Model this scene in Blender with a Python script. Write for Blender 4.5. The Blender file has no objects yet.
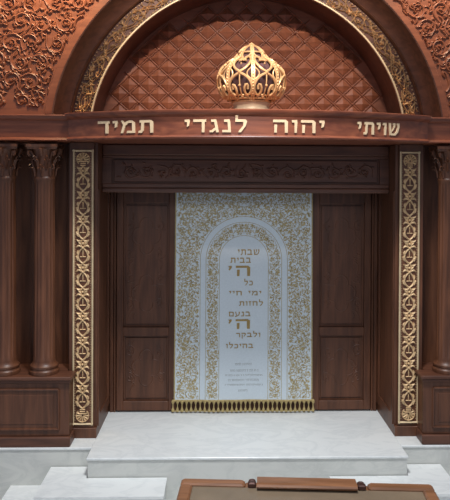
import bpy, math, random
from mathutils import Vector, Matrix
from math import sin, cos, pi, radians, hypot, atan2, sqrt
C = bpy.context.scene.collection
sc = bpy.context.scene

# ------------------------------------------------------------------ camera
cam_d = bpy.data.cameras.new('camera'); cam = bpy.data.objects.new('camera', cam_d); C.objects.link(cam)
yaw, pitch, roll = 0.0273, 0.0088, 0.0048
fwd = Vector((sin(yaw)*cos(pitch), cos(yaw)*cos(pitch), -sin(pitch)))
rt = Vector((cos(yaw), -sin(yaw), 0)); up = rt.cross(fwd)
r2 = cos(roll)*rt + sin(roll)*up; u2 = -sin(roll)*rt + cos(roll)*up
m = Matrix((r2, u2, -fwd)).transposed().to_4x4(); m.translation = Vector((-0.28, -6.4066, 2.577))
cam.matrix_world = m
cam_d.sensor_fit = 'VERTICAL'; cam_d.sensor_height = 36; cam_d.lens = 36*650/500
cam_d.shift_x = -(237.0-225)/500; cam_d.shift_y = -(250-182.15)/500
cam_d.clip_end = 100
sc.camera = cam

# ------------------------------------------------------------------ world, lights, exposure
sc.view_settings.view_transform = 'Standard'; sc.view_settings.look = 'None'
sc.view_settings.gamma = 1; sc.view_settings.use_curve_mapping = False
sc.view_settings.exposure = 0.0
w = bpy.data.worlds.new('world'); sc.world = w; w.use_nodes = True
w.node_tree.nodes['Background'].inputs[0].default_value = (0.78, 0.82, 1.0, 1)
w.node_tree.nodes['Background'].inputs[1].default_value = 0.34

def area(name, loc, target, size, energy, col, sy=None):
    d = bpy.data.lights.new(name, 'AREA'); d.energy = energy; d.color = col
    d.size = size
    if sy: d.shape = 'RECTANGLE'; d.size_y = sy
    o = bpy.data.objects.new(name, d); C.objects.link(o); o.location = loc
    o.rotation_euler = (Vector(target)-Vector(loc)).to_track_quat('-Z', 'Y').to_euler()
    return o
def spot(name, loc, target, energy, col, ang, blend=0.8, r=0.06):
    d = bpy.data.lights.new(name, 'SPOT'); d.energy = energy; d.color = col
    d.spot_size = radians(ang); d.spot_blend = blend; d.shadow_soft_size = r
    o = bpy.data.objects.new(name, d); C.objects.link(o); o.location = loc
    o.rotation_euler = (Vector(target)-Vector(loc)).to_track_quat('-Z', 'Y').to_euler()
    return o
area('ceiling_panel_light', (0.1, -2.7, 6.5), (0, -1.1, 0), 1.3, 70, (0.95, 0.98, 1.0), 1.0)
spot('ceiling_downlight', (0.0, -2.9, 6.6), (0, -1.0, 0), 1150, (0.97, 0.98, 1.0), 62, 0.5, 0.35)
spot('ceiling_spotlight', (-1.75, -.85, 5.3), (-2.0, 0, 4.2), 300, (1.0, 0.72, 0.42), 75)
spot('ceiling_spotlight', (1.75, -.85, 5.3), (2.0, 0, 4.2), 190, (1.0, 0.74, 0.5), 75)
spot('ceiling_spotlight', (0.0, -6.5, 7.3), (0, 0.1, 3.98), 2550, (1.0, 0.84, 0.72), 24, 0.6, 0.12)
spot('curtain_fill_spot', (0.0, -5.8, 4.6), (0, 0.3, 0.9), 360, (0.86, 0.94, 1.0), 50, 1.0, 0.9)  # added fill spot, out of frame, keeps the curtain lit

# ------------------------------------------------------------------ materials
def nodes_mat(name):
    mt = bpy.data.materials.new(name); mt.use_nodes = True
    nt = mt.node_tree; return mt, nt, nt.nodes['Principled BSDF']
def wood(name, c1, c2, rough=0.42, vertical=True, spec=0.45):
    mt, nt, b = nodes_mat(name)
    tc = nt.nodes.new('ShaderNodeTexCoord'); mp = nt.nodes.new('ShaderNodeMapping')
    mp.inputs['Scale'].default_value = (9, 9, 0.9) if vertical else (0.9, 9, 9)
    n = nt.nodes.new('ShaderNodeTexNoise'); n.inputs['Scale'].default_value = 2.2
    n.inputs['Detail'].default_value = 6; n.inputs['Distortion'].default_value = 0.6
    r = nt.nodes.new('ShaderNodeValToRGB')
    r.color_ramp.elements[0].position = 0.32; r.color_ramp.elements[0].color = (*c1, 1)
    r.color_ramp.elements[1].position = 0.7; r.color_ramp.elements[1].color = (*c2, 1)
    L = nt.links
    L.new(tc.outputs['Object'], mp.inputs['Vector']); L.new(mp.outputs[0], n.inputs['Vector'])
    L.new(n.outputs['Fac'], r.inputs[0]); L.new(r.outputs[0], b.inputs['Base Color'])
    bp = nt.nodes.new('ShaderNodeBump'); bp.inputs['Strength'].default_value = 0.05
    L.new(n.outputs['Fac'], bp.inputs['Height']); L.new(bp.outputs[0], b.inputs['Normal'])
    b.inputs['Roughness'].default_value = rough; b.inputs['Specular IOR Level'].default_value = spec
    return mt
def plain(name, col, rough=0.6, metal=0.0, spec=0.5, noise=0.0, scale=40):
    mt, nt, b = nodes_mat(name)
    b.inputs['Roughness'].default_value = rough; b.inputs['Metallic'].default_value = metal
    b.inputs['Specular IOR Level'].default_value = spec
    n = nt.nodes.new('ShaderNodeTexNoise'); n.inputs['Scale'].default_value = scale; n.inputs['Detail'].default_value = 4
    tc = nt.nodes.new('ShaderNodeTexCoord'); nt.links.new(tc.outputs['Object'], n.inputs['Vector'])
    r = nt.nodes.new('ShaderNodeValToRGB')
    lo = tuple(c*(1-noise) for c in col); hi = tuple(min(1, c*(1+noise)) for c in col)
    r.color_ramp.elements[0].position = 0.3; r.color_ramp.elements[0].color = (*lo, 1)
    r.color_ramp.elements[1].position = 0.7; r.color_ramp.elements[1].color = (*hi, 1)
    nt.links.new(n.outputs['Fac'], r.inputs[0]); nt.links.new(r.outputs[0], b.inputs['Base Color'])
    return mt
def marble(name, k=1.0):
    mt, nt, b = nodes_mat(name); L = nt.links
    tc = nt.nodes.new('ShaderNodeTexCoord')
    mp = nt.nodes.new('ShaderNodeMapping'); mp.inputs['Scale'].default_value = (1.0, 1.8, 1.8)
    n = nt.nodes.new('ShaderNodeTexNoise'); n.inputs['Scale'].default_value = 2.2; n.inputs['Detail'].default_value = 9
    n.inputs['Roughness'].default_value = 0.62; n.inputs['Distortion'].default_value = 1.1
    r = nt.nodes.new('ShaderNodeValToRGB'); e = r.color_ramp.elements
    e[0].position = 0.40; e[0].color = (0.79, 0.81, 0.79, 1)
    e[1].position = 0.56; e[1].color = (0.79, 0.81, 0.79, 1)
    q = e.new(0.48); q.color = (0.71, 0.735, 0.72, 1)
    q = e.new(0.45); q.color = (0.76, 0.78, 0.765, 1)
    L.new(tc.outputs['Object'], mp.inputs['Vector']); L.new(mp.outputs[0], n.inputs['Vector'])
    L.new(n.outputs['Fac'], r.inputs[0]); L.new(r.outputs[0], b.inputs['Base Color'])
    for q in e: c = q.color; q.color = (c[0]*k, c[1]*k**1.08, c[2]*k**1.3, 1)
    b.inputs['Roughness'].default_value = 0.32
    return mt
M_WOOD = wood('mahogany_vertical', (0.068, 0.025, 0.012), (0.140, 0.053, 0.025))
M_WOODH = wood('mahogany_horizontal', (0.068, 0.026, 0.015), (0.135, 0.052, 0.028), vertical=False)
M_BEAM = wood('red_mahogany_beam', (0.13, 0.036, 0.019), (0.26, 0.078, 0.036), 0.38, False)
M_CARVE = wood('carved_mahogany', (0.165, 0.055, 0.028), (0.26, 0.092, 0.046), 0.40, False, 0.5)
M_GOLD = plain('antique_gold_leaf', (0.64, 0.45, 0.25), 0.5, 0.25, 0.5, 0.25, 30)
M_GOLDA = plain('arch_gilding', (0.60, 0.40, 0.22), 0.4, 0.6, 0.5, 0.3, 25)
M_GOLDP = plain('pale_gilt', (0.66, 0.52, 0.32), 0.5, 0.3, 0.5, 0.12, 25)
M_CROWN = plain('crown_gilt', (0.60, 0.34, 0.15), 0.45, 0.4, 0.5, 0.12, 25)
M_CAP = plain('dark_maroon_cloth', (0.07, 0.030, 0.028), 0.8, 0, .3, .1, 20)
M_CBASE = plain('crown_base_brass', (0.46, 0.37, 0.25), 0.5, 0.2, 0.5, 0.08, 15)
M_LET = plain('cream_gilt_letter', (0.70, 0.51, 0.31), 0.5, 0.1, 0.5, 0.08, 20)
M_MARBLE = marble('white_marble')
M_RISER = marble('darker_marble', 0.80)  # white marble colours scaled darker and slightly warmer
M_CLOTH = plain('white_satin', (0.61, 0.68, 0.72), 0.75, 0.0, 0.3, 0.04, 60)
M_THREAD = plain('gold_embroidery', (0.38, 0.30, 0.13), 0.7, 0.0, 0.3, 0.35, 50)
M_THREAD2 = plain('gold_text_thread', (0.36, 0.25, 0.09), 0.7, 0.0, 0.3, 0.15, 50)
M_GREYTHREAD = plain('grey_gold_small_thread', (0.12, 0.11, 0.08), 0.8, 0.0, 0.3, 0.2, 50)
M_FRINGE = plain('gold_fringe', (0.42, 0.32, 0.14), 0.8, 0.0, 0.3, 0.25, 60)
M_DESK = wood('walnut_desk', (0.17, 0.075, 0.035), (0.30, 0.135, 0.065), 0.28, False)
M_DESKLEATHER = plain('olive_brown_desk_panel', (0.20, 0.15, 0.10), 0.22, 0.0, 0.5, 0.1, 6)
M_DARKMETAL = plain('bronze_hinge', (0.10, 0.05, 0.04), 0.3, 0.5, 0.5, 0.1, 20)

# ------------------------------------------------------------------ mesh builder
def plane_xz(y0, sgn=1, x0=0.0):            # (u,v,h): wall plane facing the camera
    return lambda u, v, h=0.0: (x0+u*sgn, y0-h, v)
class MB:
    def __init__(s): s.v = []; s.f = []
    def add(s, vs, fs):
        n = len(s.v); s.v += [tuple(a) for a in vs]; s.f += [tuple(i+n for i in f) for f in fs]
    def box(s, x0, x1, y0, y1, z0, z1, ch=0.0):
        if ch <= 0:
            v = [(x, y, z) for x in (x0, x1) for y in (y0, y1) for z in (z0, z1)]
            s.add(v, [(0,1,3,2),(4,6,7,5),(0,4,5,1),(2,3,7,6),(0,2,6,4),(1,5,7,3)]); return
        # chamfered box: rings along z
        def ring(i, z): return [(x0+i+ch, y0+i, z), (x1-i-ch, y0+i, z), (x1-i, y0+i+ch, z), (x1-i, y1-i-ch, z),
                                (x1-i-ch, y1-i, z), (x0+i+ch, y1-i, z), (x0+i, y1-i-ch, z), (x0+i, y0+i+ch, z)]
        s.loft([ring(ch, z0), ring(0, z0+ch), ring(0, z1-ch), ring(ch, z1)])
    def loft(s, rings, cap=True, closed=True):
        n = len(rings[0]); v = [p for r in rings for p in r]; f = []
        for i in range(len(rings)-1):
            for j in range(n if closed else n-1):
                k = (j+1) % n; f.append((i*n+j, i*n+k, (i+1)*n+k, (i+1)*n+j))
        if cap:
            f.append(tuple(range(n-1, -1, -1))); f.append(tuple((len(rings)-1)*n+j for j in range(n)))
        s.add(v, f)
    def lathe(s, prof, cx, cy, z0=0.0, n=24, flute=0, depth=0.0, fl=(0, 0)):
        rings = []
        for r, z in prof:
            ring = []
            for j in range(n):
                a = 2*pi*j/n; rr = r
                if flute and fl[0] <= z <= fl[1]: rr = r - depth*abs(sin(flute*a/2))**0.6*0 - depth*(0.5-0.5*cos(flute*a))
                ring.append((cx+rr*cos(a), cy+rr*sin(a), z0+z))
            rings.append(ring)
        s.loft(rings)
    def tube(s, pts, rad, n=6, cap=True):
        P = [Vector(p) for p in pts]; rings = []; N = len(P)
        if not isinstance(rad, (list, tuple)): rad = [rad]*N
        t0 = (P[1]-P[0]).normalized(); a = Vector((0, 0, 1)) if abs(t0.z) < .9 else Vector((1, 0, 0))
        nrm = (a - t0*a.dot(t0)).normalized()
        for i in range(N):
            t = (P[min(i+1, N-1)]-P[max(i-1, 0)]).normalized()
            nrm = (nrm - t*nrm.dot(t)).normalized(); b = t.cross(nrm)
            rings.append([P[i]+rad[i]*(cos(2*pi*j/n)*nrm+sin(2*pi*j/n)*b) for j in range(n)])
        s.loft(rings, cap)
    def relief(s, pts, wid, hgt, M, n=5, h0=-0.002):
        """a moulded strip laid on a surface: pts in (u,v), wid half width, hgt height, M maps (u,v,h) to space"""
        N = len(pts)
        if N < 2: return
        if not isinstance(wid, (list, tuple)): wid = [wid]*N
        if not isinstance(hgt, (list, tuple)): hgt = [hgt]*N
        rings = []
        prof = [(-1, 0), (-.55, .8), (0, 1), (.55, .8), (1, 0)] if n == 5 else [(-1, 0), (0, 1), (1, 0)]
        for i in range(N):
            a = pts[max(i-1, 0)]; b = pts[min(i+1, N-1)]
            dx, dy = b[0]-a[0], b[1]-a[1]; L = hypot(dx, dy) or 1; nx, ny = -dy/L, dx/L
            rings.append([M(pts[i][0]-nx*wid[i]*k, pts[i][1]-ny*wid[i]*k, h0+hgt[i]*q) for k, q in prof])
        s.loft(rings, cap=True, closed=True)
    def prism(s, poly, M, h0, h1):
        n = len(poly)
        s.add([M(u, v, h0) for u, v in poly]+[M(u, v, h1) for u, v in poly],
              [tuple(range(n-1, -1, -1)), tuple(range(n, 2*n))]+[(j, (j+1) % n, n+(j+1) % n, n+j) for j in range(n)])
    def dome(s, u, v, r, h, M, n=8):
        rings = [[M(u+r*k*cos(2*pi*j/n), v+r*k*sin(2*pi*j/n), q*h-.001) for j in range(n)] for k, q in ((1, 0), (.8, .6), (.35, 1))]
        s.loft(rings, True)
    def build(s, name, mat, parent=None, smooth=False, origin=None):
        org = Vector((0, 0, 0))
        p = parent
        while p: org += p.location; p = p.parent
        own = Vector(origin)-org if origin is not None else Vector((0, 0, 0))
        me = bpy.data.meshes.new(name); tot = org+own
        me.from_pydata([(x-tot.x, y-tot.y, z-tot.z) for x, y, z in s.v], [], s.f); me.update()
        import bmesh
        bm = bmesh.new(); bm.from_mesh(me); bmesh.ops.recalc_face_normals(bm, faces=bm.faces); bm.to_mesh(me); bm.free()
        me.materials.append(mat)
        if smooth:
            for pl in me.polygons: pl.use_smooth = True
            try: me.set_sharp_from_angle(angle=radians(42))
            except Exception: pass
        o = bpy.data.objects.new(name, me); C.objects.link(o); o.location = own
        if parent: o.parent = parent
        return o
def tag(o, label=None, cat=None, group=None, kind=None):
    if label: o['label'] = label
    if cat: o['category'] = cat
    if group: o['group'] = group
    if kind: o['kind'] = kind
    return o
def thing(name, loc, label, cat, group=None):
    o = bpy.data.objects.new(name, None); C.objects.link(o); o.location = loc; o.empty_display_size = .1
    return tag(o, label, cat, group)
def copy_tree(o, parent=None):
    c = o.copy(); C.objects.link(c)
    if parent: c.parent = parent
    for ch in list(o.children): copy_tree(ch, c)
    return c

def bez(p0, p1, p2, p3, n=10):
    return [((1-t)**3*p0[0]+3*(1-t)**2*t*p1[0]+3*(1-t)*t*t*p2[0]+t**3*p3[0],
             (1-t)**3*p0[1]+3*(1-t)**2*t*p1[1]+3*(1-t)*t*t*p2[1]+t**3*p3[1]) for t in [i/n for i in range(n+1)]]
def scroll_field(mb, M, bounds, inside, sp, w, h, seed, turns=1.25, leaves=6, fill=1.0, n=5):
    """acanthus scrolls packed over a region of a surface"""
    rnd = random.Random(seed); x0, x1, y0, y1 = bounds; cs = []
    def run(pts, wid, hg):
        cur = []
        def flush():
            if len(cur) > 2:
                a, b, c = zip(*cur); mb.relief(list(a), list(b), list(c), M, n)
        for i, p in enumerate(pts):
            if inside(*p): cur.append((p, wid[i], hg[i]))
            else: flush(); cur = []
        flush()
    row = 0; y = y0+sp*.4
    while y < y1:
        x = x0+sp*(.45 if row % 2 else .95)
        while x < x1+sp*.3:
            cs.append((x+rnd.uniform(-.12, .12)*sp, y+rnd.uniform(-.1, .1)*sp, 1 if (row+int((x-x0)/sp)) % 2 else -1)); x += sp
        y += sp*.88; row += 1
    def leaf(px, py, ang, L, hand, k=1.0):
        N = 5; pts = []; a = ang
        qx, qy = px, py
        for i in range(N+1):
            pts.append((qx, qy)); qx += L/N*cos(a); qy += L/N*sin(a); a += hand*2.2/N
        wd = [w*k*z for z in (.35, .9, 1.15, 1.0, .6, .15)]
        run(pts, wd, [h*z for z in (.5, .85, 1, .95, .7, .3)])
    for cx, cy, hand in cs:
        R = sp*.44*rnd.uniform(.85, 1.08); a0 = rnd.uniform(0, 2*pi); pts = []; N = 22
        # incoming stem
        for k in range(4, 0, -1):
            q = k/4; rr = R*(1+.45*q*q); a = a0-hand*q*.9
            pts.append((cx+rr*cos(a), cy+rr*sin(a)))
        for i in range(N+1):
            t = i/N; rr = R*(1-.80*t); a = a0+hand*2*pi*turns*t
            pts.append((cx+rr*cos(a), cy+rr*sin(a)))
        T = len(pts)
        run(pts, [w*(.5+.6*sin(pi*min(1, .15+i/T))) for i in range(T)], [h*(.6+.4*sin(pi*i/T)) for i in range(T)])
        if inside(cx, cy): mb.dome(cx, cy, w*1.5, h, M, 6)
        for k in range(leaves):
            t = (k+.5)/leaves*.62; rr = R*(1-.80*t); a = a0+hand*2*pi*turns*t
            px, py = cx+rr*cos(a), cy+rr*sin(a)
            leaf(px, py, a+hand*rnd.uniform(.5, 1.1), sp*rnd.uniform(.24, .36), hand*(1 if k % 3 else -1), 1.0)
        for k in range(2):
            a = rnd.uniform(0, 2*pi)
            leaf(cx+R*.25*cos(a), cy+R*.25*sin(a), a+hand*.9, sp*.22, hand, .8)
    for k in range(int(len(cs)*2*fill)):
        px, py = rnd.uniform(x0, x1), rnd.uniform(y0, y1)
        if min(abs(hypot(px-c[0], py-c[1])) for c in cs) > sp*.42:
            a = rnd.uniform(0, 2*pi)
            for j in (-1, 1): leaf(px, py, a+j*.5, sp*.26, j, .9)

def leaf_scatter(mb, M, bounds, inside, count, L, w, h, seed, n=3):
    rnd = random.Random(seed); x0, x1, y0, y1 = bounds
    k = 0; tries = 0; used = []
    while k < count and tries < count*12:
        tries += 1
        u, v = rnd.uniform(x0, x1), rnd.uniform(y0, y1)
        if not inside(u, v): continue
        if any(abs(u-a) < L*.42 and hypot(u-a, v-b) < L*.42 for a, b in used[-400:]): continue
        used.append((u, v)); a = rnd.uniform(0, 2*pi); hd = rnd.choice((-1, 1)); l = L*rnd.uniform(.7, 1.2); pts = []
        for i in range(5):
            pts.append((u, v)); u += l/4*cos(a); v += l/4*sin(a); a += hd*.35
        if inside(u, v): mb.relief(pts, [w*q for q in (.3, 1, 1.1, .8, .15)], [h*q for q in (.6, 1, 1, .9, .4)], M, n)
        k += 1

# ------------------------------------------------------------------ Hebrew letters: polygons, x from the left, baseline 0, height 1
G = {
 'ש': (.98, [[(0,1),(.2,1),(.2,.9),(.25,.1),(.12,0),(.06,.6)], [(.12,0),(.6,0),(.7,.16),(.14,.17)],
             [(.74,1),(.98,1),(.97,.6),(.84,.25),(.6,0),(.5,.08),(.72,.35),(.82,.6),(.8,.8),(.72,.86)],
             [(.38,1),(.6,1),(.58,.7),(.42,.42),(.2,.22),(.2,.12),(.3,.3),(.42,.55),(.44,.82),(.36,.86)]]),
 'ו': (.32, [[(.0,.98),(.3,1),(.32,.78),(.02,.8)], [(.16,.85),(.32,.82),(.28,.0),(.16,.0)]]),
 'י': (.32, [[(.0,.98),(.3,1),(.32,.78),(.02,.8)], [(.16,.82),(.32,.82),(.26,.5),(.14,.42)]]),
 'ת': (.88, [[(.06,1),(.72,1),(.86,.84),(.82,.8),(.06,.8)], [(.66,.9),(.85,.86),(.84,0),(.68,0)],
             [(.16,.82),(.32,.82),(.29,.18),(.2,0),(0,0),(0,.15),(.13,.2)]]),
 'ה': (.84, [[(0,1),(.7,1),(.84,.84),(.8,.8),(.0,.8)], [(.64,.9),(.83,.86),(.82,0),(.66,0)], [(.07,.62),(.23,.62),(.21,0),(.07,0)]]),
 'ח': (.86, [[(0,1),(.7,1),(.86,.84),(.8,.8),(.0,.8)], [(.66,.9),(.85,.86),(.84,0),(.68,0)], [(.07,.82),(.24,.82),(.23,0),(.08,0)]]),
 'ל': (.72, [[(.03,1.42),(.2,1.46),(.19,.9),(.04,.8)], [(.03,1),(.62,1),(.72,.85),(.68,.8),(.03,.8)],
             [(.5,.86),(.72,.86),(.64,.5),(.36,0),(.2,0),(.24,.12),(.48,.5)]]),
 'נ': (.52, [[(.1,.98),(.42,1),(.46,.8),(.1,.8)], [(.3,.85),(.46,.85),(.5,.05),(.34,.05)], [(0,0),(.5,0),(.5,.18),(0,.18)]]),
 'ג': (.54, [[(.08,.98),(.38,1),(.42,.8),(.1,.8)], [(.26,.85),(.42,.85),(.54,0),(.38,0)], [(.36,.42),(.42,.26),(.18,0),(0,0),(0,.14),(.12,.16)]]),
 'ד': (.76, [[(0,1),(.76,1),(.76,.8),(0,.8)], [(.5,.85),(.68,.85),(.66,0),(.5,0)]]),
 'ר': (.72, [[(0,1),(.58,1),(.7,.86),(.66,.8),(0,.8)], [(.52,.88),(.7,.86),(.68,0),(.53,0)]]),
 'מ': (.88, [[(0,1),(.14,1),(.3,.66),(.14,0),(0,0),(.14,.66)], [(.22,.74),(.3,.9),(.5,1),(.68,1),(.84,.84),(.66,.8),(.46,.8),(.32,.62)],
             [(.68,.86),(.84,.84),(.86,0),(.7,0)], [(.36,0),(.86,0),(.86,.18),(.4,.18)]]),
 'ם': (.84, [[(0,1),(.7,1),(.84,.84),(.8,.8),(.04,.8)], [(.66,.86),(.84,.84),(.82,0),(.66,0)], [(.06,.82),(.22,.82),(.22,0),(.06,0)], [(.06,0),(.8,0),(.8,.18),(.06,.18)]]),
 'ב': (.84, [[(.04,1),(.56,1),(.7,.84),(.66,.8),(.04,.8)], [(.52,.86),(.7,.84),(.7,.1),(.54,.1)], [(0,0),(.84,0),(.84,.18),(0,.18)]]),
 'כ': (.7, [[(.04,1),(.5,1),(.64,.86),(.6,.8),(.04,.8)], [(.52,.86),(.66,.82),(.7,.5),(.66,.16),(.52,.12)], [(0,0),(.52,0),(.68,.18),(.6,.2),(0,.18)]]),
 'ז': (.42, [[(0,1),(.42,.98),(.42,.8),(0,.8)], [(.14,.84),(.3,.84),(.28,0),(.16,0)]]),
 'ע': (.8, [[(0,1),(.2,1),(.2,.84),(.36,.14),(.22,.2),(.06,.82)], [(.6,1),(.8,1),(.8,.6),(.66,.2),(.1,-.12),(0,-.1),(0,.04),(.5,.26),(.62,.55)]]),
 'ק': (.76, [[(0,1),(.6,1),(.76,.84),(.7,.8),(0,.8)], [(.6,.88),(.76,.84),(.72,.5),(.46,.05),(.36,.1),(.56,.5)], [(.06,.6),(.22,.6),(.2,-.35),(.06,-.35)]]),
 "'": (.24, [[(0,.95),(.2,1),(.22,.85),(.1,.55),(.02,.6),(.08,.82)]]),
 ' ': (.55, []),
}
def word(text, xl, xr, z, hgt, M, t, mat, parent, single=None, h0=0.0):
    """right-to-left lettering fitted between xl and xr; one mesh per letter unless single is a MB"""
    gap = .2; W = sum(G[c][0] for c in text)+gap*(len(text)-1); sx = (xr-xl)/W; x = xr
    for c in text:
        gw, polys = G[c]; x -= gw*sx
        mb = single or MB()
        for pl in polys: mb.prism([(x+px*sx, z+py*hgt) for px, py in pl], M, h0, h0+t)
        if polys and not single: mb.build('letter', mat, parent)
        x -= gap*sx

# ================================================================== SETTING
NX, NB = 1.476, 0.7345          # niche half width, back plane
PZ = 2.84
def struct(mb, name, mat, smooth=False): return tag(mb.build(name, mat, None, smooth), kind='structure')
mb = MB(); mb.box(-4.2, 4.2, -7.5, 1.2, -.64, -.54); struct(mb, 'floor', M_MARBLE)
# marble platform in front of the ark: slab with thin nosing and set back riser
mb = MB(); mb.box(-1.479, 1.479, -.469, NB, -.022, 0, .004); struct(mb, 'platform', M_MARBLE)
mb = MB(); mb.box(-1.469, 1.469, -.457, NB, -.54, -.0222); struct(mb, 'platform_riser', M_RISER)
for s, nm in ((-1, 'platform_wing'), (1, 'platform_wing')):
    mb = MB(); a, b = sorted((s*1.480, s*3.0))
    mb.box(a, b, -.233, NB, -.022, 0, .004); struct(mb, nm, M_MARBLE)
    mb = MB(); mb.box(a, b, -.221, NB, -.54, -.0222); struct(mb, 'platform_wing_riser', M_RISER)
def Lstep(s, xo, xi, yf, yside, zt, zb, name):
    mb = MB()
    P = [(s*xo, -.234 if zt > -.3 else -.2215), (s*xo, yf), (s*.745, yf), (s*.745, yside), (s*xi, yside), (s*xi, -.234 if zt > -.3 else -.2215)]
    for z0, z1, g in ((zt-.022, zt, 0), (zb, zt-.022, .012)):
        Q = [(s*(xo-g), P[0][1]), (s*(xo-g), yf+g), (s*(.745+g), yf+g), (s*(.745+g), yside), (s*xi, yside), (s*xi, P[5][1])]
        mb.loft([[(x, y, z0) for x, y in Q], [(x, y, z1) for x, y in Q]])
    return struct(mb, name, M_MARBLE)
for s in (-1, 1):
    Lstep(s, 1.858, 1.480, -.824, -.470, -.18, -.54, 'step')
    Lstep(s, 2.241, 1.859, -1.18, -.825, -.36, -.54, 'step')
mb = MB(); mb.box(-4.2, 4.2, .80, .95, -.54, 5.3); struct(mb, 'wall_back', M_WOOD)
# dark wood walls behind the columns
for s, nm in ((-1, 'wall_left'), (1, 'wall_right')):
    mb = MB(); a, b = sorted((s*1.745, s*3.0)); mb.box(a, b, .22, .30, 0, 2.9)
    M = plane_xz(.22, s)
    for x in (1.80, 2.16, 2.55, 2.92):          # raised stiles
        mb.relief([(x, .66), (x, 2.88)], .03, .018, M)
    struct(mb, nm, M_WOOD)

# ================================================================== ARK NICHE
n = thing('ark_niche', (0, .4, 0), 'dark mahogany recess behind the white curtain, between the two gilded pilasters', 'ark')
for s in (-1, 1):
    mb = MB(); a, b = sorted((s*NX, s*(NX+.03))); mb.box(a, b, .03, NB+.05, 0, 2.9)
    mb.box(*sorted((s*(NX-.012), s*NX)), .05, .12, .1, 2.44); mb.box(*sorted((s*(NX-.012), s*NX)), .62, .70, .1, 2.44)
    mb.box(*sorted((s*(NX-.012), s*NX)), .12, .62, .1, .20)
    mb.build('side_panel', M_WOOD, n)
mb = MB(); mb.box(-NX, NX, NB+.004, NB+.05, 0, 2.9); mb.build('back_panel', M_WOOD, n)
for s, side in ((-1, 'left'), (1, 'right')):
    d = thing('ark_door', (s*1.07, NB, 0), f'dark carved mahogany panelled door on the {side} of the white curtain', 'door')
    fx0, fx1 = .745, 1.39
    y0 = NB-.055
    M = plane_xz(y0+.05, s)
    mb = MB()
    def bx(x0, x1, z0, z1, yy0=y0, yy1=NB-.003, c=.004): mb.box(*sorted((s*x0, s*x1)), yy0, yy1, z0, z1, c)
    bx(fx0, .822, .02, 2.43); bx(1.318, fx1, .02, 2.43)
    bx(.822, 1.318, 2.285, 2.43); bx(.822, 1.318, .835, .93); bx(.822, 1.318, .02, .12)
    mb.build('frame', M_WOOD, d)
    for z0, z1, sd in ((.93, 2.285, 5), (.12, .835, 9)):
        mb = MB(); mb.box(*sorted((s*.823, s*1.317)), y0+.04, NB-.004, z0+.001, z1-.001)
        p = mb.build('panel', M_WOOD, d)
        mb = MB(); mb.box(*sorted((s*.845, s*1.295)), y0+.032, y0+.041, z0+.025, z1-.025, .004)
        cx = 1.07
        M2 = plane_xz(y0+.032, s)
        k = max(1, round((z1-z0)/.62)); hh = (z1-z0-.1)/k
        for i in range(k):
            cz = z0+.05+hh*(i+.5)
            for q in range(4):
                a = q*pi/2
                mb.relief([(cx+.08*cos(a)+.075*cos(t), cz+.11*sin(a)+.09*sin(t)) for t in [a-1.9+3.8*j/12 for j in range(13)]], .010, .005, M2)
        scroll_field(mb, M2, (.86, 1.28, z0+.04, z1-.04), lambda u, v, a=z0, b=z1: .86 < u < 1.28 and a+.04 < v < b-.04 and abs(u-1.07) > .12, .16, .009, .006, sd, leaves=4, fill=.5)
        mb.build('carving', M_WOOD, p, True)
    # outer jamb moulding
    mb = MB()
    for x, wd in ((1.41, .012), (1.445, .018)): mb.box(*sorted((s*(x-wd), s*(x+wd))), NB-.05, NB-.003, 0.001, 2.43, .006)
    mb.build('jamb', M_WOOD, d)

# lintel
l = thing('carved_lintel', (0, .3, 2.44), 'dark mahogany lintel with a long carved panel above the white curtain', 'lintel')
mb = MB(); x1 = NX-.002
mb.box(-x1, x1, .30, .40, 2.408, 2.905); mb.box(-x1, x1, .255, .30, 2.79, 2.90, .01); mb.box(-x1, x1, .27, .30, 2.76, 2.79, .006)
mb.box(-x1, x1, .25, .30, 2.408, 2.455, .008); mb.box(-x1, x1, .262, .30, 2.455, 2.50, .006)
for s in (-1, 1): mb.box(*sorted((s*1.38, s*x1)), .27, .30, 2.50, 2.76)
mb.build('body', M_WOODH, l)
mb = MB(); mb.box(-1.36, 1.36, .285, .2995, 2.515, 2.745, .006); p = mb.build('panel', M_WOODH, l)
mb = MB(); M = plane_xz(.285)
scroll_field(mb, M, (-1.33, 1.33, 2.555, 2.725), lambda u, v: abs(u) < 1.33 and 2.555 < v < 2.725, .16, .011, .012, 3, leaves=5)
mb.build('carving', M_WOODH, p, True)

# ================================================================== GILDED PILASTERS
def filigree(mb, M, x, v0, v1, amp, per, w, h):
    k = max(1, round((v1-v0)/per)); P = (v1-v0)/k
    for i in range(k):
        b = v0+i*P
        lens = .64*P
        for s in (-1, 1):
            # big lens and small diamond
            mb.relief([(x+s*amp*sin(pi*t)**.8*(1-.25*t), b+lens*t) for t in [j/10 for j in range(11)]], w, h, M)
            mb.relief([(x+s*amp*.42*sin(pi*t), b+lens+(P-lens)*t) for t in [j/6 for j in range(7)]], w*.9, h*.9, M)
            # leaves curling outwards from the lens
            for z0, L, a0, cu in ((.10, 1.0, .9, 1.5), (.34, .8, .9, 1.6), (.22, .55, .1, 1.8), (.66, .9, 1.0, -2.6), (.95, .8, -.7, 2.2), (.80, .6, .2, 1.6)):
                u = x+s*amp*(.75 if z0 < .6 else .3); v = b+P*z0; a = a0; pts = []; LL = amp*L
                for j in range(7):
                    pts.append((u, v)); u += s*LL/5*cos(a); v += LL/5*sin(a); a += cu/6
                mb.relief(pts, [w*q for q in (.5, .9, 1.3, 1.4, 1.1, .7, .2)], h*1.1, M)
        mb.relief([(x-amp*.5, b+lens*.42), (x+amp*.5, b+lens*.42)], w*.6, h*.7, M)
        mb.dome(x, b+lens+(P-lens)/2, w*1.5, h*1.3, M)
        mb.dome(x, b+lens, w*1.7, h*1.5, M)
        mb.relief([(x, b+lens*.45), (x, b+lens*.85)], [w*.4, w*.8], h, M)
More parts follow.
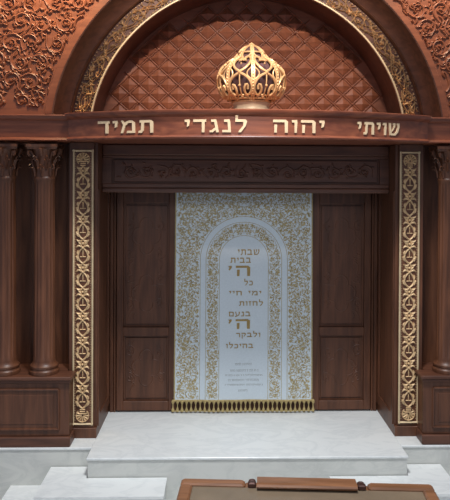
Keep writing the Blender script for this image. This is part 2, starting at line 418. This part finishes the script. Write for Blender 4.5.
def shell(mb, M, x, v, r, sgn, h):
    for j in range(9):
        a = pi/2*sgn + (j-4)*.52
        mb.relief([(x+.12*r*cos(a), v+.12*r*sin(a)), (x+.7*r*cos(a), v+.7*r*sin(a)), (x+r*cos(a), v+r*sin(a))], [.05*r, .15*r, .12*r], [h*.6, h, h*.8], M)
    mb.relief([(x+.92*r*cos(t), v+.92*r*sin(t)) for t in [pi/2*sgn+(j-10)*.24 for j in range(21)]], .08*r, h, M)
def make_pilaster(s, side):
    p = thing('gilded_pilaster', (s*1.613, 0, 0), f'tall mahogany pilaster faced with gold openwork, {side} of the ark curtain', 'pilaster', 'gilded pilasters')
    a, b = sorted((s*(NX+.031), s*1.745))
    mb = MB(); mb.box(a, b, 0, .30, .105, 2.9); q = mb.build('post', M_WOOD, p)
    mb = MB(); mb.box(*sorted((s*NX, s*1.755)), -.015, .029, 0, .10, .005)
    mb.build('plinth', M_WOOD, p)
    M = plane_xz(0, 1); x0, x1 = sorted((s*1.510, s*1.716)); z0, z1 = .125, 2.834
    mb = MB(); wv = .011
    for xx in (x0+wv, x1-wv): mb.relief([(xx, z0), (xx, z1)], wv, .016, M)
    for zz in (z0+wv, z1-wv): mb.relief([(x0, zz), (x1, zz)], wv, .016, M)
    # beading inside the frame
    zz = z0+.05
    while zz < z1-.04:
        for xx in (x0+.028, x1-.028): mb.dome(xx, zz, .004, .006, M, 5)
        zz += .024
    mb.build('gilt_frame', M_GOLDP, p, True)
    mb = MB(); cx = (x0+x1)/2
    shell(mb, M, cx, z0+.095, .066, -1, .016); shell(mb, M, cx, z1-.095, .066, 1, .016)
    for zz in (z0+.115, z0+.135, z0+.155, z1-.115, z1-.135, z1-.155): mb.relief([(cx-.025, zz), (cx+.025, zz)], .007, .015, M)
    filigree(mb, M, cx, z0+.165, z1-.165, .056, .235, .0095, .016)
    mb.build('gilt_filigree', M_GOLD, p, True)
for s, side in ((-1, 'left'), (1, 'right')): make_pilaster(s, side)

# ================================================================== PEDESTALS AND COLUMNS
for s, side in ((-1, 'left'), (1, 'right')):
    p = thing('column_pedestal', (s*2.3, 0, 0), f'low panelled mahogany pedestal under the {"two columns" if s < 0 else "column"} at the {side}', 'pedestal')
    xa = 1.69
    def sb(mb, x0, x1, *r): mb.box(*sorted((s*x0, s*x1)), *r)
    mb = MB(); sb(mb, 1.757, 3.0, -.19, .218, .1, .62); sb(mb, xa+.01, 1.757, -.19, -.02, .1, .62)
    mb.build('body', M_WOOD, p)
    mb = MB(); sb(mb, xa-.005, 3.0, -.225, -.017, 0, .095, .008); mb.build('base_moulding', M_WOODH, p)
    mb = MB(); sb(mb, xa-.02, 3.0, -.235, -.02, .635, .67, .008); sb(mb, 1.757, 3.0, -.02, .217, .62, .67); sb(mb, xa-.005, 3.0, -.215, -.02, .605, .635, .006)
    mb.build('cornice', M_WOODH, p)
    mb = MB(); M = plane_xz(-.19, s); c = [(1.80, .16), (2.93, .16), (2.93, .54), (1.80, .54), (1.80, .16)]
    for i in range(4): mb.relief([c[i], c[i+1]], .014, .02, M)
    sb(mb, 1.85, 2.88, -.196, -.19, .21, .49, .003)
    mb.build('panel', M_WOOD, p)

def make_column(x, label):
    z0, y = .67, -.08
    c = thing('fluted_column', (x, y, z0), label, 'column', 'mahogany columns beside the ark')
    mb = MB()
    mb.lathe([(.138, 0), (.142, .02), (.14, .035), (.128, .045), (.126, .055), (.134, .066), (.133, .082), (.120, .094), (.112, .105), (.108, .12)], x, y, z0, 32)
    mb.build('base', M_WOOD, c, True)
    mb = MB(); mb.lathe([(.106, .12), (.103, .16), (.1025, .17), (.1015, .6), (.099, 1.2), (.0945, 1.83), (.0945, 1.84), (.098, 1.86), (.102, 1.87), (.102, 1.885), (.096, 1.895)], x, y, z0, 96, 16, .007, (.165, 1.835))
    mb.build('shaft', M_WOOD, c, True)
    zc = z0+1.895
    mb = MB(); mb.lathe([(.096, 0), (.095, .12), (.105, .20), (.135, .265)], x, y, zc, 32)
    def MC(u, v, h=0):     # around the bell
        r = (.096 if v < .12 else .096+(v-.12)**2*1.9)+h
        return (x+r*sin(u), y-r*cos(u), zc+v)
    for row, (v0, L, off) in enumerate(((.005, .115, 0), (.07, .13, .5))):
        for k in range(8):
            u0 = (k+off)*2*pi/8
            for d, q in ((0, 1), (-.16, .75), (.16, .75)):
                N = 6; rings = []
                for j in range(N+1):
                    t = j/N; h = .008+.062*t**2*q; v = v0+L*q*(sin(t*1.9)/sin(1.57) if t < .99 else .90)
                    wd = (.10*sin(pi*min(.93, .25+.7*t)))
                    rings.append([MC(u0+d*t+e*wd, v, h+(0 if e else .008)) for e in (-1, 0, 1)]+[MC(u0+d*t, v, h-.006)])
                mb.loft(rings)
    for k in range(4):     # corner volutes
        a = pi/4+k*pi/2
        cx, cy = x+.158*cos(a), y+.158*sin(a)
        mb.tube([(x+.10*cos(a), y+.10*sin(a), zc+.15), (x+.125*cos(a), y+.125*sin(a), zc+.215), (x+.15*cos(a), y+.15*sin(a), zc+.25), (x+.175*cos(a), y+.175*sin(a), zc+.24), (x+.178*cos(a), y+.178*sin(a), zc+.215), (x+.16*cos(a), y+.16*sin(a), zc+.205)], [.008, .012, .014, .014, .013, .012])
        b = a+pi/4
        mb.tube([(x+(.12+.0)*cos(b), y+.12*sin(b), zc+.2), (x+.145*cos(b), y+.145*sin(b), zc+.245), (x+.15*cos(b), y+.15*sin(b), zc+.27)], [.01, .02, .018])
    mb.build('capital', M_WOOD, c, True)
    mb = MB(); e = .155
    for zz, k in ((zc+.265, 1.0), (zc+.29, 1.05)):
        ring = lambda z: [(x+k*e*(1-.14*(1-abs(q)))*dx+0, 0, z) for q, dx in ()]
    P = []
    for k in range(4):
        a = pi/4+k*pi/2; P.append((.205*cos(a-.07), .205*sin(a-.07))); P.append((.205*cos(a+.07), .205*sin(a+.07)))
        b = a+pi/4; P.append((.132*cos(b-.25), .132*sin(b-.25))); P.append((.132*cos(b+.25), .132*sin(b+.25)))
    mb.loft([[(x+k*px, y+k*py, zc+z) for px, py in P] for k, z in ((.93, .262), (.96, .275), (1, .285), (1, .31))])
    mb.build('abacus', M_WOOD, c)
    return c
c1 = make_column(-1.965, 'fluted mahogany column at left, next to the gilded pilaster')
for x, lb in ((-2.34, 'fluted mahogany column cut by the left edge of the photo, leftmost of all'),
              (1.968, 'fluted mahogany column at the right edge of the photo')):
    c = copy_tree(c1); c.location.x = x; c['label'] = lb

# ================================================================== INSCRIBED BEAM
BR, BYC = 3.106, 2.306
def MBm(u, v, h=0.0):
    a = u/BR; return ((BR+h)*sin(a), BYC-(BR+h)*cos(a), v)
U1 = BR*math.asin(1.69/BR)
b = thing('inscribed_beam', (0, -.2, 2.9), 'bow-fronted red mahogany beam carrying a row of cream gilt Hebrew letters', 'beam')
prof = [(-.03, 2.885+.02), (.014, 2.905), (.02, 2.918), (.012, 2.932), (0, 2.938), (0, 3.095), (.012, 3.102), (.03, 3.115), (.045, 3.128), (.048, 3.15), (.04, 3.156)]
rings = []
for i in range(49):
    u = -U1+2*U1*i/48; X = MBm(u, 0)[0]
    rings.append([MBm(u, z, h) for h, z in prof]+[(X, .53, 3.156), (X, .53, 2.905)])
mb = MB(); mb.loft(rings); mb.build('beam_body', M_BEAM, b, True)
BL = [('שויתי', .968, 1.427), ('יהוה', .183, .649), ('לנגדי', -.592, -.042), ('תמיד', -1.442, -.875)]
for t, a, c in BL: word(t, a*.987, c*.987, 2.957, .112, MBm, .014, M_LET, b)
for s, side in ((-1, 'left'), (1, 'right')):
    sbm = MB(); prof2 = [(.34, 2.903), (-.222, 2.903), (-.235, 2.912), (-.225, 2.932), (-.215, 2.938), (-.215, 3.095), (-.23, 3.105), (-.255, 3.125), (-.26, 3.14), (-.255, 3.15), (.0, 3.15), (.34, 3.15)]
    sbm.loft([[(s*x, yy, z) for yy, z in prof2] for x in (1.70, 3.0)])
    tag(sbm.build('cornice_beam', M_BEAM, None, True, origin=(s*2.3, 0, 2.9)), f'plain straight mahogany beam over the {"columns" if s < 0 else "column"} at the {side} edge', 'beam')

# ================================================================== ARCH
AC = 2.90
ar = thing('arch', (0, 0, AC), 'large round mahogany arch with a band of gold foliage above the inscribed beam', 'arch')
def MA(rr, th, y): return (rr*cos(th), y, AC+rr*sin(th))
T0 = math.asin(.262/1.9)
def sweep(prof, name, mat, parent, smooth=True, t0=.17, n=96):
    mb = MB(); mb.loft([[MA(r, t0+(pi-2*t0)*i/n, y) for r, y in prof] for i in range(n+1)])
    return mb.build(name, mat, parent, smooth)
sweep([(1.60, .468), (1.545, .468), (1.545, -.03), (1.566, -.03), (1.566, .03), (1.748, .03), (1.748, .468)], 'soffit_ring', M_WOODH, ar)
sweep([(1.543, -.031), (1.540, -.042), (1.546, -.054), (1.556, -.054), (1.564, -.042), (1.564, -.031)], 'gilt_rim', M_GOLDP, ar)
sweep([(1.749, .1), (1.749, .0), (1.760, -.02), (1.768, -.012), (1.778, -.02), (1.83, -.06), (1.862, -.13), (1.878, -.19), (1.890, -.195), (1.896, -.18), (1.896, .1)], 'outer_moulding', M_WOODH, ar, t0=.136)
sweep([(1.897, .1), (1.897, -.028), (1.905, -.04), (2.0, -.034), (2.006, -.02), (2.006, .1)], 'flat_border', M_CARVE, ar, t0=.14)
mb = MB(); RM = 1.657; V1 = RM*(pi-2*.165)
def MAr(u, v, h=0.0):
    th = .165+v/RM; rr = RM+u; return (rr*cos(th), .03-h, AC+rr*sin(th))
def MArL(u, v, h=0.0):
    x, y, z = MAr(u, v, h); return (-x, y, z)
for s in (-1, 1):
    for q in (0, 1):
        K = 150; mb.relief([(s*.056*sin(2*pi*i/K*V1/.62+q*pi/2), V1*i/K) for i in range(K+1)] if q == 0 else [(s*.03*sin(2*pi*i/K*V1/.31+1.0), V1*i/K) for i in range(K+1)], .0065 if q == 0 else .0045, .022, MAr)
scroll_field(mb, MAr, (-.075, .085, 0, V1), lambda u, v: abs(u) < .078 and .02 < v < V1-.02, .17, .0075, .024, 12, leaves=5, fill=.4)
leaf_scatter(mb, MAr, (-.078, .078, 0, V1), lambda u, v: abs(u) < .074 and .02 < v < V1-.02, 120, .065, .0125, .030, 15, 5)
rnd = random.Random(4)
v = .05
while v < V1-.03:
    for s in (-1, 1): mb.dome(s*.072+rnd.uniform(-.006, .006), v, .009, .016, MAr, 6)
    v += .035
mb.build('gilt_foliage', M_GOLDA, ar, True)

# quilted tympanum
ty = thing('quilted_panel', (0, .46, 3.158), 'half-round mahogany panel of diamond pyramids framed by the arch, behind the gold crown', 'panel')
TY = .47
mb = MB(); mb.loft([[MA(1.64, .158+(pi-.316)*i/48, y) for i in range(49)] for y in (TY, TY+.05)]); mb.build('backing', M_CARVE, ty)
mb = MB(); M = plane_xz(TY); pa, pb = .205, .187
def intym(x, z, k=1.54): return hypot(x, z-AC) < k
for i in range(-9, 10):
    for j in range(-1, 19):
        cx = i*pa+(pa/2 if j % 2 else 0); cz = 3.16+j*pb/2
        if not intym(cx, cz, 1.56): continue
        k = .84; q = [(cx+k*pa/2, cz), (cx, cz+k*pb/2), (cx-k*pa/2, cz), (cx, cz-k*pb/2)]
        q = [p if intym(*p) and p[1] > 3.16 else None for p in q]
        if None in q: continue
        v = [M(*p, 0) for p in q]+[M(cx+(p[0]-cx)*.9, cz+(p[1]-cz)*.9, .012) for p in q]+[M(cx, cz, .045)]
        mb.add(v, [(a, (a+1) % 4, 4+(a+1) % 4, 4+a) for a in range(4)]+[(4+a, 4+(a+1) % 4, 8) for a in range(4)])
mb.build('pyramids', M_CARVE, ty)
mb = MB()
for sgn in (-1, 1):
    for k in range(-24, 25):
        # line through (k*pa+pa/2, 3.16) with slope sgn*pb/pa
        pts = []
        for j in range(-14, 40):
            x = (k+.5)*pa+sgn*j*pa/4; z = 3.16+j*pb/4
            if intym(x, z, 1.535) and z > 3.16: pts.append((x, z))
        if len(pts) > 1: mb.relief([pts[0], pts[-1]], .009, .016, M)
for i in range(-9, 10):
    for j in range(-1, 19):
        cx = i*pa+(pa/2 if j % 2 else 0)+pa/2; cz = 3.16+j*pb/2
        if intym(cx, cz, 1.52) and cz > 3.175: mb.dome(cx, cz, .015, .03, M, 6)
mb.build('strapwork', M_CARVE, ty)

# carved spandrels
for s, side in ((-1, 'left'), (1, 'right')):
    sp = thing('carved_spandrel', (s*2.4, 0, 3.15), f'reddish mahogany spandrel covered in scrolling leaf carving, {side} of the arch', 'carved panel', 'carved spandrels')
    mb = MB(); P = [(0.005, 4.905)]
    a1 = math.asin(.26/2.007)
    P = [(s*2.007*cos(t), AC+2.007*sin(t)) for t in [pi/2-.003-(pi/2-.003-a1)*i/40 for i in range(41)]]
    P += [(s*3.0, AC+.26), (s*3.0, 5.1), (s*.006, 5.1)]
    mb.loft([[(x, y, z) for x, z in P] for y in (0, .1)])
    mb.build('panel', M_CARVE, sp)
    mb = MB(); M = plane_xz(0, s)
    ins = lambda u, v: 3.25 < v < 4.98 and .25 < u < 2.95 and hypot(u, v-AC) > 2.03
    scroll_field(mb, M, (.3, 2.95, 3.22, 5.0), ins, .215, .0150, .024, 21+s, leaves=7, fill=1.6)
    leaf_scatter(mb, M, (.3, 2.95, 3.22, 5.0), ins, 420, .085, .013, .02, 77+s, 5)
    mb.build('carving', M_CARVE, sp, True)

# ================================================================== CURTAIN
CX = -.008
def fold(x, z):
    return .650+.006*sin(x*9+.6)*(.4+.6*(2.4-z)/2.4)+.003*sin(x*23)
def MCu(u, v, h=0.0): return (CX+u*(1+.012*(2.4-v)/2.4), fold(u, v)-h, v)
cu = thing('ark_curtain', (CX, .664, .015), 'white ark curtain with gold foliage embroidery, arched centre panel and Hebrew verse', 'curtain')
mb = MB(); nx, nz = 60, 40; HW = .748; Z0, Z1 = .135, 2.70
v = [MCu(-HW+2*HW*i/nx, Z0+(Z1-Z0)*j/nz, h) for h in (0, -.006) for j in range(nz+1) for i in range(nx+1)]
N = (nx+1)*(nz+1); f = []
for j in range(nz):
    for i in range(nx):
        a = j*(nx+1)+i; f += [(a, a+1, a+nx+2, a+nx+1), (N+a+nx+1, N+a+nx+2, N+a+1, N+a)]
for i in range(nx): f += [(i, N+i, N+i+1, i+1)]
for j in range(nz):
    a = j*(nx+1); f += [(a, a+nx+1, N+a+nx+1, N+a)]; a += nx; f += [(a, N+a, N+a+nx+1, a+nx+1)]
mb.add(v, f); cloth = mb.build('cloth', M_CLOTH, cu, True)
ZC = 1.67
def D(u, v): return abs(u) if v < ZC else hypot(u, v-ZC)
mb = MB()
scroll_field(mb, MCu, (-.74, .0, .14, 2.62), lambda u, v: .155 < v < 2.6 and abs(u) < .728 and u < 0 and D(u, v) > .482, .098, .0098, .003, 7, leaves=7, fill=2.0, n=3)
scroll_field(mb, lambda u, v, h=0: MCu(-u, v, h), (-.74, .0, .14, 2.62), lambda u, v: .155 < v < 2.6 and abs(u) < .728 and u < 0 and D(u, v) > .482, .098, .0098, .003, 7, leaves=7, fill=2.0, n=3)
for q in (1, -1): leaf_scatter(mb, lambda u, v, h=0: MCu(q*u, v, h), (-.74, 0, .14, 2.62), lambda u, v: .155 < v < 2.6 and abs(u) < .728 and u < 0 and D(u, v) > .482, 2100, .040, .0088, .0035, 31)
tag(mb.build('foliage_embroidery', M_THREAD, cu), 'gold leaf embroidery around the arch', kind='stuff')
mb = MB()
for q in (1, -1):
    scroll_field(mb, lambda u, v, h=0: MCu(q*u, v, h), (-.42, .0, .14, 2.1), lambda u, v: .155 < v < 2.09 and u < 0 and .276 < D(u, v) < .400, .082, .0090, .003, 17, leaves=7, fill=2.0, n=3)
for q in (1, -1): leaf_scatter(mb, lambda u, v, h=0: MCu(q*u, v, h), (-.42, 0, .135, 2.1), lambda u, v: .155 < v < 2.09 and u < 0 and .276 < D(u, v) < .400, 760, .034, .0078, .0035, 33)
tag(mb.build('band_embroidery', M_THREAD, cu), 'gold leaf embroidery in the arched inner band', kind='stuff')
mb = MB()
for R_ in (.265, .41, .472):
    pts = [(-R_, .135+(ZC-.135)*i/10) for i in range(10)]+[(-R_*cos(pi*i/32), ZC+R_*sin(pi*i/32)) for i in range(33)]+[(R_, ZC-(ZC-.135)*i/10) for i in range(1, 11)]
    mb.relief(pts, .006, .0035, MCu, 3)
mb.build('gold_piping', M_THREAD, cu)
for s in (-1, 1):
    mb = MB(); mb.relief([(s*.741, .12+2.56*i/30) for i in range(31)], .008, .006, MCu)
    mb.build('edge_braid', M_FRINGE, cu)
CL = [('שבתי', -.076, .16, 1.724, .060), ('בבית', -.154, .068, 1.638, .056), ("ה'", -.179, .063, 1.494, .112), ('כל', -.004, .09, 1.392, .050),
      ('ימי חיי', -.168, .182, 1.284, .047), ('לחזות', -.058, .202, 1.170, .048), ('בנעם', -.17, .066, 1.055, .050), ("ה'", -.177, .063, .918, .105),
      ('ולבקר', -.089, .173, .828, .046), ('בהיכלו', -.198, .097, .708, .046)]
for t, a, c, z, h in CL: word(t, a-CX, c-CX, z, h, MCu, .004, M_THREAD2, cu)
# tiny dedication lines, unreadable in the photograph: rows of stitches
SL = [(-.098, .087, .523), (-.153, .153, .453), (-.207, .197, .404), (-.174, .165, .349), (-.207, .198, .3), (-.064, .045, .234)]
rnd = random.Random(8)
for k, (a, c, z) in enumerate(SL):
    mb = MB(); x = a-CX; hh = .019 if k not in (2, 4) else .014
    while x < c-CX-.008:
        w_ = rnd.uniform(.008, .013)
        mb.relief([(x, z+hh), (x+w_, z+hh)], .0040, .003, MCu, 3)
        mb.relief([(x+w_, z+hh), (x+w_*.85, z)], .0036, .003, MCu, 3)
        if rnd.random() < .5: mb.relief([(x+w_, z), (x, z)], .0020, .003, MCu, 3)
        elif rnd.random() < .6: mb.relief([(x+.001, z+hh*.6), (x+.001, z)], .002, .003, MCu, 3)
        x += w_+.0045+(.009 if rnd.random() < .2 else 0)
    mb.build('small_inscription_line', M_GREYTHREAD, cu)
# fringe
mb = MB(); MF = lambda u, v, h=0: MCu(u, v, h)
pts = [(-.765+1.53*i/40, .134) for i in range(41)]
mb.relief(pts, .013, .012, MF); mb.relief([(x, .022+.0*x) for x, _ in pts], .006, .008, MF)
fr = mb.build('fringe', M_FRINGE, cu)
for k in range(32):
    u = -.755+1.51*k/31; x, y, _ = MCu(u, .06)
    mb = MB(); mb.lathe([(.006, .0), (.0165, .004), (.017, .026), (.008, .044), (.0055, .066), (.009, .086), (.018, .104), (.016, .12)], x, y-.004, .016, 8)
    mb.build('tassel', M_FRINGE, fr, True)

# ================================================================== CROWN
CRX, CRY, CRZ = .012, -.42, 3.158
cr = thing('gold_crown', (CRX, CRY, CRZ), 'pierced gold crown standing on the middle of the inscribed beam', 'crown')
PR = [(.168, .085), (.205, .105), (.26, .13), (.29, .165), (.308, .21), (.313, .26), (.310, .31), (.295, .355), (.262, .398), (.215, .435), (.162, .47), (.128, .508), (.100, .545), (.060, .575), (.018, .592)]
def prf(t):
    t = max(0, min(.9999, t))*(len(PR)-1); i = int(t); q = t-i
    return PR[i][0]*(1-q)+PR[i+1][0]*q, PR[i][1]*(1-q)+PR[i+1][1]*q
def MK(a, t, h=0.0):
    r, z = prf(t); r += h; return (CRX+r*sin(a), CRY-r*cos(a), CRZ+.012+z*1.035)
mb = MB(); mb.lathe([(.172, 0), (.176, .01), (.172, .022), (.165, .03), (.165, .07), (.172, .078), (.176, .088), (.170, .098)], CRX, CRY, CRZ, 40)
mb.build('base_ring', M_CBASE, cr, True)
for k in range(8):
    a = k*pi/4; mb = MB()
    for d in (-1, 1): mb.tube([MK(a+d*min(.3, .011/max(.04, prf(i/28)[0])), i/28) for i in range(28)], .0085, 5)
    mb.loft([[MK(a+e*min(.25, .011/max(.05, prf(i/28)[0])), i/28, h) for e, h in ((-1, -.003), (1, -.003), (1, .002), (-1, .002))] for i in range(28)])
    for i in range(1, 26):
        r = .0075*(1 if i < 22 else .6); p = Vector(MK(a, i/27, .004)); mb.lathe([(r*.4, -r), (r, -r*.3), (r, r*.3), (r*.4, r)], p.x, p.y, p.z, 6)
    mb.build('rib', M_CROWN, cr, True)
def curve3(mb, pts, rad): mb.tube([MK(a, t, 0) for a, t in pts], rad, 6)
for k in range(8):
    c0 = (k+.5)*pi/4; mb = MB(); S = pi/8
    for s in (-1, 1):
        # upper heart
        curve3(mb, [(c0+s*S*x, t) for x, t in bez((0, .44), (.95, .52), (1.05, .70), (.45, .70), 10)]+[(c0+s*S*x, t) for x, t in bez((.45, .70), (.05, .70), (.1, .60), (.4, .62), 5)[1:]], .0115)
        curve3(mb, [(c0+s*S*x, t) for x, t in bez((.0, .62), (.35, .74), (.8, .72), (.85, .84), 8)], .0065)
        # lower scrolls
        curve3(mb, [(c0+s*S*x, t) for x, t in bez((.0, .42), (.55, .40), (1.1, .30), (.85, .18), 8)]+[(c0+s*S*x, t) for x, t in bez((.85, .18), (.6, .08), (.25, .14), (.35, .24), 6)[1:]]+[(c0+s*S*x, t) for x, t in bez((.35, .24), (.45, .32), (.7, .28), (.6, .22), 4)[1:]], .0115)
        curve3(mb, [(c0+s*S*x, t) for x, t in bez((.9, .50), (.6, .46), (.3, .40), (.9, .34), 8)], .006)
        curve3(mb, [(c0+s*S*x, t) for x, t in bez((.0, .06), (.1, .2), (.3, .1), (.9, .06), 6)], .007)
    curve3(mb, [(c0, .06), (c0, .16), (c0, .26), (c0, .34), (c0, .42)], .006)
    for a, t, r in ((0, .43, .014), (0, .10, .014), (.55, .52, .010), (-.55, .52, .010), (0, .56, .009), (0, .27, .012)):
        p = Vector(MK(c0+S*a, t, .004)); mb.lathe([(r*.4, -r), (r, -r*.4), (r, r*.4), (r*.4, r)], p.x, p.y, p.z, 8)
    mb.build('scrollwork', M_CROWN, cr, True)
mb = MB(); mb.lathe([(r*.86, .012+z*1.03) for r, z in PR], CRX, CRY, CRZ, 32); mb.build('inner_cap', M_CAP, cr, True)
for t, r in ((.0, .014), (.07, .010), (.80, .009)):
    mb = MB(); mb.tube([MK(2*pi*i/48, t) for i in range(49)], r, 6, False)
    mb.build('band', M_CROWN, cr, True)
mb = MB(); mb.lathe([(.02, .575), (.034, .585), (.036, .598), (.02, .61), (.012, .616), (.004, .622)], CRX, CRY, CRZ+.03, 14); mb.build('finial', M_CROWN, cr, True)

# ================================================================== READING TABLE (in front, cut by the lower edge)
tb = thing('reading_table', (.336, -1.89, -.54), 'brown wooden reading table with inset panel, cut off by the bottom edge', 'table')
tw, td, th = .872, 1.15, .99     # half width, depth, height, local coordinates: far edge y=0
def loc(mb_): mb_.v = [(x+.336, y-1.89, z-.54) for x, y, z in mb_.v]; return mb_
mb = MB()
mb.box(-tw, -.425, -.085, 0, th-.045, th, .012); mb.box(.425, tw, -.085, 0, th-.045, th, .012)
mb.box(-.425, .425, -.085, -.002, th-.055, th-.02, .006)
for s in (-1, 1): mb.box(*sorted((s*(tw-.085), s*tw)), -td, -.085, th-.045, th, .012)
mb.box(-tw, tw, -td-.085, -td, th-.045, th, .012)
loc(mb).build('top_frame', M_DESK, tb)
mb = MB(); mb.box(-tw+.086, tw-.086, -td+.001, -.086, th-.04, th-.018)
loc(mb).build('inset_panel', M_DESKLEATHER, tb)
mb = MB()
rings = [[(x, -.10, th-.017), (x, -.125, th-.004), (x, -.135, th+.012), (x, -.125, th+.024), (x, -.105, th+.028), (x, -.004, th+.022), (x, -.001, th-.019)] for x in (-.342, .342)]
mb.loft(rings); loc(mb).build('book_ledge', M_DESK, tb)
for s in (-1, 1):
    mb = MB(); mb.box(*sorted((s*.348, s*.405)), -.095, -.045, th-.02, th+.018, .008); mb.box(*sorted((s*.352, s*.40)), -.04, -.008, th-.02, th+.012, .008)
    loc(mb).build('hinge_block', M_DARKMETAL, tb)
mb = MB(); mb.box(-tw+.05, tw-.05, -td-.04, -.045, th-.2, th-.055); loc(mb).build('apron', M_DESK, tb)
for sx in (-1, 1):
    for yy in (-.11, -td+.02):
        mb = MB(); mb.lathe([(.04, 0), (.045, .03), (.03, .06), (.04, .2), (.05, .5), (.04, .7), (.05, .74), (.055, th-.201)], sx*(tw-.12), yy, 0, 16)
        loc(mb).build('leg', M_DESK, tb, True)
tb.rotation_euler.z = -.068
